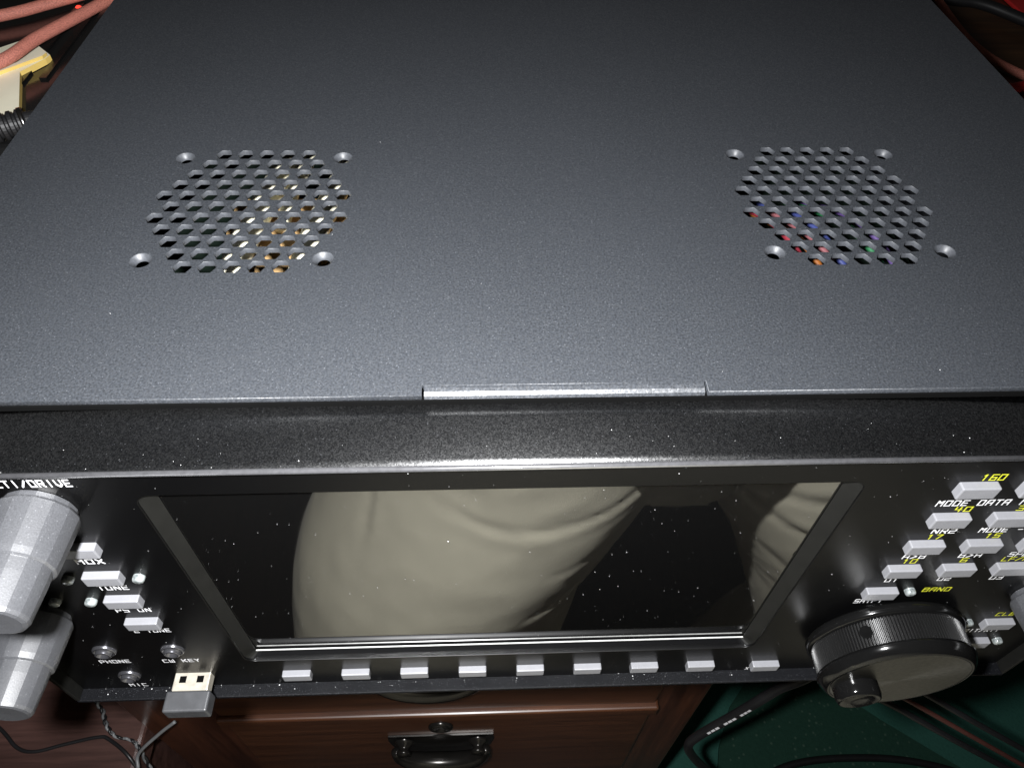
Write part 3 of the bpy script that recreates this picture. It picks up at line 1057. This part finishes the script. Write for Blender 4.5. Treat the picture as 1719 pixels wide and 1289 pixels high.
for k, (dx, dz, lab, mt, r) in enumerate(((0, 0, 'black lead hanging behind the tuning knob, uppermost of the three', M['blackcable'], 0.0019),
                                           (0.004, -0.022, 'reddish brown lead hanging between two black ones behind the tuning knob', simple('brown_wire', (0.07, 0.025, 0.02), 0.4), 0.0016),
                                           (0.002, -0.036, 'black lead hanging behind the tuning knob, lowest of the three', M['blackcable'], 0.0021))):
    tag(tube_obj('hanging_lead', [(0.10 + dx, 0.10, -0.25 + dz), (0.19 + dx, 0.05, -0.30 + dz), (0.245 + dx, 0.035, -0.335 + dz), (0.30 + dx, 0.02, -0.37 + dz), (0.42, 0.0, -0.46 + dz)], r, mt), lab, 'cable', 'leads behind the tuning knob')

# ---- thin wires on the cabinet
CZ = -0.4485
tag(tube_obj('thin_wire', [(-0.42, 0.09, CZ), (-0.3776, 0.0647, CZ), (-0.3596, 0.0509, CZ), (-0.3459, 0.0477, CZ), (-0.3265, 0.0519, CZ), (-0.3048, 0.056, CZ), (-0.2957, 0.0541, CZ), (-0.276, 0.040, CZ), (-0.266, 0.02, CZ - 0.03)], 0.0013, M['blackcable'], n=8),
    'thin black wire looping over the reddish brown cabinet at bottom left', 'wire')
tw = tag(empty('twisted_wire', (-0.30, 0.06, -0.45)), 'black and grey twisted wire running down from the radio corner over the cabinet', 'wire')
pts = [(-0.318, 0.13, CZ), (-0.3141, 0.0855, CZ), (-0.3061, 0.0738, CZ), (-0.2982, 0.0623, CZ + 0.004), (-0.2896, 0.0548, CZ + 0.004), (-0.2783, 0.0524, CZ + 0.001), (-0.2715, 0.0462, CZ - 0.001), (-0.2685, 0.0382, CZ - 0.02)]
base = catmull(pts, 14)
for s, mt in ((0, M['blackcable']), (PI, M['greywire'])):
    pp = []
    for i, p in enumerate(base):
        a = i * 0.55 + s
        pp.append(p + Vector((math.cos(a) * 0.0010, 0, 0.0012 + math.sin(a) * 0.0010)))
    tube_obj('strand', pp, 0.0010, mt, tw, 6, 1)
tag(tube_obj('short_wire', [(-0.262, 0.03, -0.43), (-0.262, 0.038, -0.425), (-0.245, 0.045, -0.408), (-0.232, 0.05, -0.398)], 0.0012, M['greywire'], n=8),
    'short grey wire sticking up in front of the left stile of the drawers', 'wire')

# ================================================================== THE PERSON (seen mirrored in the screen)
person_root = None


def skin_mesh(name, verts, edges, radii, mat, parent=None, sub=2, root=0):
    me = bpy.data.meshes.new(name)
    me.from_pydata(verts, edges, [])
    o = bpy.data.objects.new(name, me)
    COL.objects.link(o)
    md = o.modifiers.new('skin', 'SKIN')
    md.use_smooth_shade = True
    for i, r in enumerate(radii):
        sv = me.skin_vertices[0].data[i]
        sv.radius = (r, r) if not isinstance(r, tuple) else r
        sv.use_root = (i == root)
    ss = o.modifiers.new('sub', 'SUBSURF')
    ss.levels = sub
    ss.render_levels = sub
    dg = bpy.context.evaluated_depsgraph_get()
    m2 = bpy.data.meshes.new_from_object(o.evaluated_get(dg))
    bpy.data.objects.remove(o)
    m2.name = name
    m2.materials.clear()
    return link_mesh(name, m2, mat, parent, True)


PCX = 0.111
V, Ed, Rd = [], [], []


def addv(p, r, frm=None):
    V.append(p)
    Rd.append(r)
    if frm is not None:
        Ed.append((frm, len(V) - 1))
    return len(V) - 1


pel = addv((PCX, -0.37, -0.17), (0.15, 0.11))
wai = addv((PCX, -0.38, -0.02), (0.14, 0.10), pel)
che = addv((PCX - 0.01, -0.37, 0.18), (0.155, 0.11), wai)
nb = addv((PCX - 0.02, -0.36, 0.335), (0.07, 0.06), che)
nk = addv((PCX - 0.025, -0.345, 0.40), 0.052, nb)
h1 = addv((PCX - 0.03, -0.325, 0.47), (0.072, 0.08), nk)
h2 = addv((PCX - 0.03, -0.325, 0.56), (0.078, 0.095), h1)
h3 = addv((PCX - 0.03, -0.33, 0.62), (0.05, 0.06), h2)
addv((PCX - 0.03, -0.232, 0.505), 0.010, h1)
for s in (-1, 1):
    sh_ = addv((PCX + s * 0.17, -0.37, 0.29), 0.058, che)
    el = addv((PCX + s * 0.27, -0.36, 0.03), 0.045, sh_)
    wr = addv((PCX + s * 0.20, -0.285, 0.11), 0.028, el)
    pa = addv((PCX + s * 0.175, -0.245, 0.13), (0.036, 0.018), wr)
    for k in range(4):
        f1 = addv((PCX + s * (0.165 - 0.012 * k), -0.20 - 0.004 * k, 0.150 - 0.018 * k), 0.0088, pa)
        f2 = addv((PCX + s * (0.140 - 0.012 * k), -0.185 - 0.004 * k, 0.152 - 0.018 * k), 0.008, f1)
        addv((PCX + s * (0.125 - 0.010 * k), -0.193 - 0.004 * k, 0.150 - 0.018 * k), 0.007, f2)
    t1 = addv((PCX + s * 0.150, -0.25, 0.165), 0.010, pa)
    addv((PCX + s * 0.128, -0.235, 0.178), 0.0085, t1)
legpts = {-1: [(0.012, -0.335, -0.22), (-0.085, -0.175, -0.60), (-0.060, -0.30, -0.93)],
          1: [(0.225, -0.335, -0.22), (0.345, -0.175, -0.60), (0.360, -0.30, -0.93)]}
for s in (-1, 1):
    hp, kn, an = legpts[s]
    a = addv(hp, 0.085, pel)
    b = addv(kn, 0.058, a)
    c = addv(an, 0.038, b)
    addv((an[0] + s * 0.02, an[1] + 0.15, FLOOR + 0.035), 0.032, c)
person = skin_mesh('person', V, Ed, Rd, M['skin'])
tag(person, 'person in pale khaki trousers mirrored in the radio screen', 'person')


def creased(p, nrm_, creases):
    d = 0.0
    for (x0, z0, x1, z1, amp, w) in creases:
        dx, dz = x1 - x0, z1 - z0
        L2 = dx * dx + dz * dz
        t = ((p.x - x0) * dx + (p.z - z0) * dz) / L2
        tc = max(0.0, min(1.0, t))
        sag = 0.008 * math.sin(PI * tc)
        sd = ((p.x - x0) * (-dz) + (p.z - z0 + sag) * dx) / math.sqrt(L2)
        fall = math.exp(-(max(0, abs(t - 0.5) - 0.38) / 0.12) ** 2)
        d += fall * amp * (-math.exp(-(sd / w) ** 2) + 0.4 * math.exp(-((sd - 1.9 * w) / (1.6 * w)) ** 2))
    return d


def trouser_part(bm_, path, rr, creases, n=110, steps=150):
    """loft along a poly-line of (point) with radii (rx, ry)"""
    pl_ = catmull(path, steps // (len(path) - 1))
    m = len(pl_)
    rings = []
    for i, p in enumerate(pl_):
        t = i / (m - 1) * (len(rr) - 1)
        k = min(int(t), len(rr) - 2)
        f = t - k
        f = f * f * (3 - 2 * f)
        rx = rr[k][0] * (1 - f) + rr[k + 1][0] * f
        ry = rr[k][1] * (1 - f) + rr[k + 1][1] * f
        ring = []
        for j in range(n):
            a = 2 * PI * j / n
            q = Vector((p.x + rx * math.cos(a), p.y + ry * math.sin(a), p.z))
            nn = Vector((math.cos(a), math.sin(a), 0))
            front = max(0.0, math.sin(a) + 0.35)
            dd = creased(q, nn, creases) * min(1, front) + 0.0022 * math.sin(3 * a + 9 * q.z) + 0.0008 * math.sin(38 * q.z + 2 * a)
            dg_ = Vector((q.x * 14 + q.z * 10, q.y * 12, q.z * 42 - q.x * 16))
            dd += 0.0016 * (1 - abs(mnoise.noise(dg_))) * min(1, front) + 0.0007 * mnoise.noise(q * 60)
            ring.append(bm_.verts.new(q + nn * dd))
        rings.append(ring)
    for a, b in zip(rings, rings[1:]):
        for i in range(n):
            j = (i + 1) % n
            bm_.faces.new((a[i], a[j], b[j], b[i]))
    bm_.faces.new(list(reversed(rings[0])))
    bm_.faces.new(rings[-1])


bm = bmesh.new()
crL = [(0.100, -0.278, -0.06, -0.312, 0.0024, 0.0026), (0.085, -0.312, 0.02, -0.345, 0.0011, 0.003), (0.075, -0.352, 0.0, -0.392, 0.0026, 0.0030),
       (-0.080, -0.262, -0.072, -0.315, 0.0028, 0.0022), (-0.092, -0.265, -0.116, -0.37, 0.0034, 0.0024)]
crR = [(0.150, -0.304, 0.25, -0.330, 0.0028, 0.004), (0.145, -0.290, 0.25, -0.278, 0.0022, 0.005), (0.175, -0.36, 0.27, -0.39, 0.0018, 0.005)]
trouser_part(bm, [(0.018, -0.315, -0.16), (0.025, -0.285, -0.29), (-0.060, -0.230, -0.44), (-0.085, -0.175, -0.60), (-0.070, -0.23, -0.78), (-0.060, -0.29, -0.955)],
             [(0.114, 0.12), (0.110, 0.124), (0.123, 0.122), (0.112, 0.105), (0.098, 0.098), (0.095, 0.10)], crL)
trouser_part(bm, [(0.215, -0.315, -0.16), (0.228, -0.285, -0.29), (0.312, -0.230, -0.44), (0.345, -0.175, -0.60), (0.355, -0.25, -0.78), (0.360, -0.29, -0.955)],
             [(0.12, 0.12), (0.126, 0.122), (0.120, 0.118), (0.105, 0.105), (0.098, 0.098), (0.095, 0.10)], crR)
trouser_part(bm, [(PCX, -0.375, 0.0), (PCX, -0.345, -0.12), (PCX, -0.300, -0.22), (PCX, -0.285, -0.315)],
             [(0.165, 0.125), (0.19, 0.14), (0.165, 0.135), (0.09, 0.105)], [], steps=90)
bmesh.ops.recalc_face_normals(bm, faces=bm.faces)
tr = mesh_obj('trousers', bm, M['khaki'])
rm = tr.modifiers.new('remesh', 'REMESH')
rm.mode = 'VOXEL'
rm.voxel_size = 0.003
rm.use_smooth_shade = True
sm = tr.modifiers.new('smooth', 'SMOOTH')
sm.factor = 0.5
sm.iterations = 1
dg = bpy.context.evaluated_depsgraph_get()
me2 = bpy.data.meshes.new_from_object(tr.evaluated_get(dg))
bpy.data.objects.remove(tr)
me2.materials.clear()
link_mesh('trousers', me2, M['khaki'], person, True)

# shirt, shoes and hair
V, Ed, Rd = [], [], []
a0 = addv((PCX, -0.38, -0.04), (0.175, 0.135))
a1 = addv((PCX, -0.38, 0.06), (0.17, 0.13), a0)
a2 = addv((PCX - 0.01, -0.375, 0.20), (0.185, 0.135), a1)
a3 = addv((PCX - 0.02, -0.365, 0.335), (0.085, 0.075), a2)
for s in (-1, 1):
    q1 = addv((PCX + s * 0.17, -0.37, 0.29), 0.075, a2)
    addv((PCX + s * 0.235, -0.365, 0.13), 0.066, q1)
skin_mesh('shirt', V, Ed, Rd, M['shirt'], person)
for s in (-1, 1):
    an = legpts[s][2]
    V, Ed, Rd = [], [], []
    q1 = addv((an[0], an[1] - 0.03, FLOOR + 0.045), (0.042, 0.042))
    q2 = addv((an[0] + s * 0.01, an[1] + 0.07, FLOOR + 0.045), (0.046, 0.042), q1)
    addv((an[0] + s * 0.02, an[1] + 0.17, FLOOR + 0.035), (0.042, 0.032), q2)
    skin_mesh('shoe', V, Ed, Rd, M['shoe'], person)
bm = bmesh.new()
bmesh.ops.create_uvsphere(bm, u_segments=32, v_segments=20, radius=1.0)
for v in list(bm.verts):
    if v.co.z < 0.12 and v.co.y > -0.1:
        bm.verts.remove(v)
for v in bm.verts:
    v.co = Vector((PCX - 0.03 + v.co.x * 0.088, -0.34 + v.co.y * 0.105, 0.565 + v.co.z * 0.105)) + Vector((random.uniform(-1, 1), random.uniform(-1, 1), random.uniform(-1, 1))) * 0.002
mesh_obj('hair', bm, M['hair'], person, True)

# ================================================================== DUST
bm = bmesh.new()
rnd = random.Random(11)


def fleck(p, u, v, s):
    n = rnd.randint(3, 5)
    a0_ = rnd.uniform(0, 6.28)
    st_ = rnd.uniform(0.15, 1.0)
    ang = rnd.uniform(0, PI)
    nrm_ = u.cross(v)
    vs2 = []
    for k in range(n):
        a_ = a0_ + 2 * PI * k / n
        r_ = s * rnd.uniform(0.5, 1.0)
        x_, y_ = r_ * math.cos(a_), r_ * math.sin(a_) * st_
        vs2.append(bm.verts.new(p + u * (x_ * math.cos(ang) - y_ * math.sin(ang)) + v * (x_ * math.sin(ang) + y_ * math.cos(ang)) + nrm_ * rnd.uniform(0.00002, 0.00012)))
    bm.faces.new(vs2)


UXv, UZv = Vector((1, 0, 0)), Vector((0, 0, 1))
for i in range(700):
    x, z = rnd.uniform(-0.16, 0.16), rnd.uniform(-0.139, -0.006)
    s = rnd.choice([0.00008] * 12 + [0.00013] * 6 + [0.00020] * 2 + [0.0003])
    if OX0 + 0.003 < x < OX1 - 0.003 and OZ0 + 0.003 < z < OZ1:
        y = YG + 0.0001
    elif OX0 - 0.001 < x < OX1 + 0.001 and OZ0 - 0.001 < z < OZ1 + 0.001:
        continue
    else:
        y = YP - 0.0001
    fleck(Vector((x, y, z)), UXv, UZv, s)
for i in range(50):
    x = rnd.uniform(-0.165, 0.165)
    y = rnd.uniform(0.0, 0.25)
    fleck(Vector((x, y, 0.0002)), Vector((1, 0, 0)), Vector((0, 1, 0)), rnd.choice([0.0001] * 6 + [0.0002] * 2))
for i in range(70):
    fleck(Vector((rnd.uniform(-0.165, 0.165), rnd.uniform(-0.018, -0.001), ZT + 0.0001)), Vector((1, 0, 0)), Vector((0, 1, 0)), rnd.choice([0.0001, 0.00016]))
for i in range(90):
    fleck(Vector((rnd.uniform(-0.16, 0.16), rnd.uniform(YS, YP), ZB + 0.0016)), Vector((1, 0, 0)), Vector((0, 1, 0)), rnd.choice([0.0001, 0.00016, 0.0003]))
dust = mesh_obj('dust', bm, M['dust'])
kind(dust, 'stuff')
dust['label'] = 'fine pale dust specks scattered over the radio'
dust['category'] = 'dust'
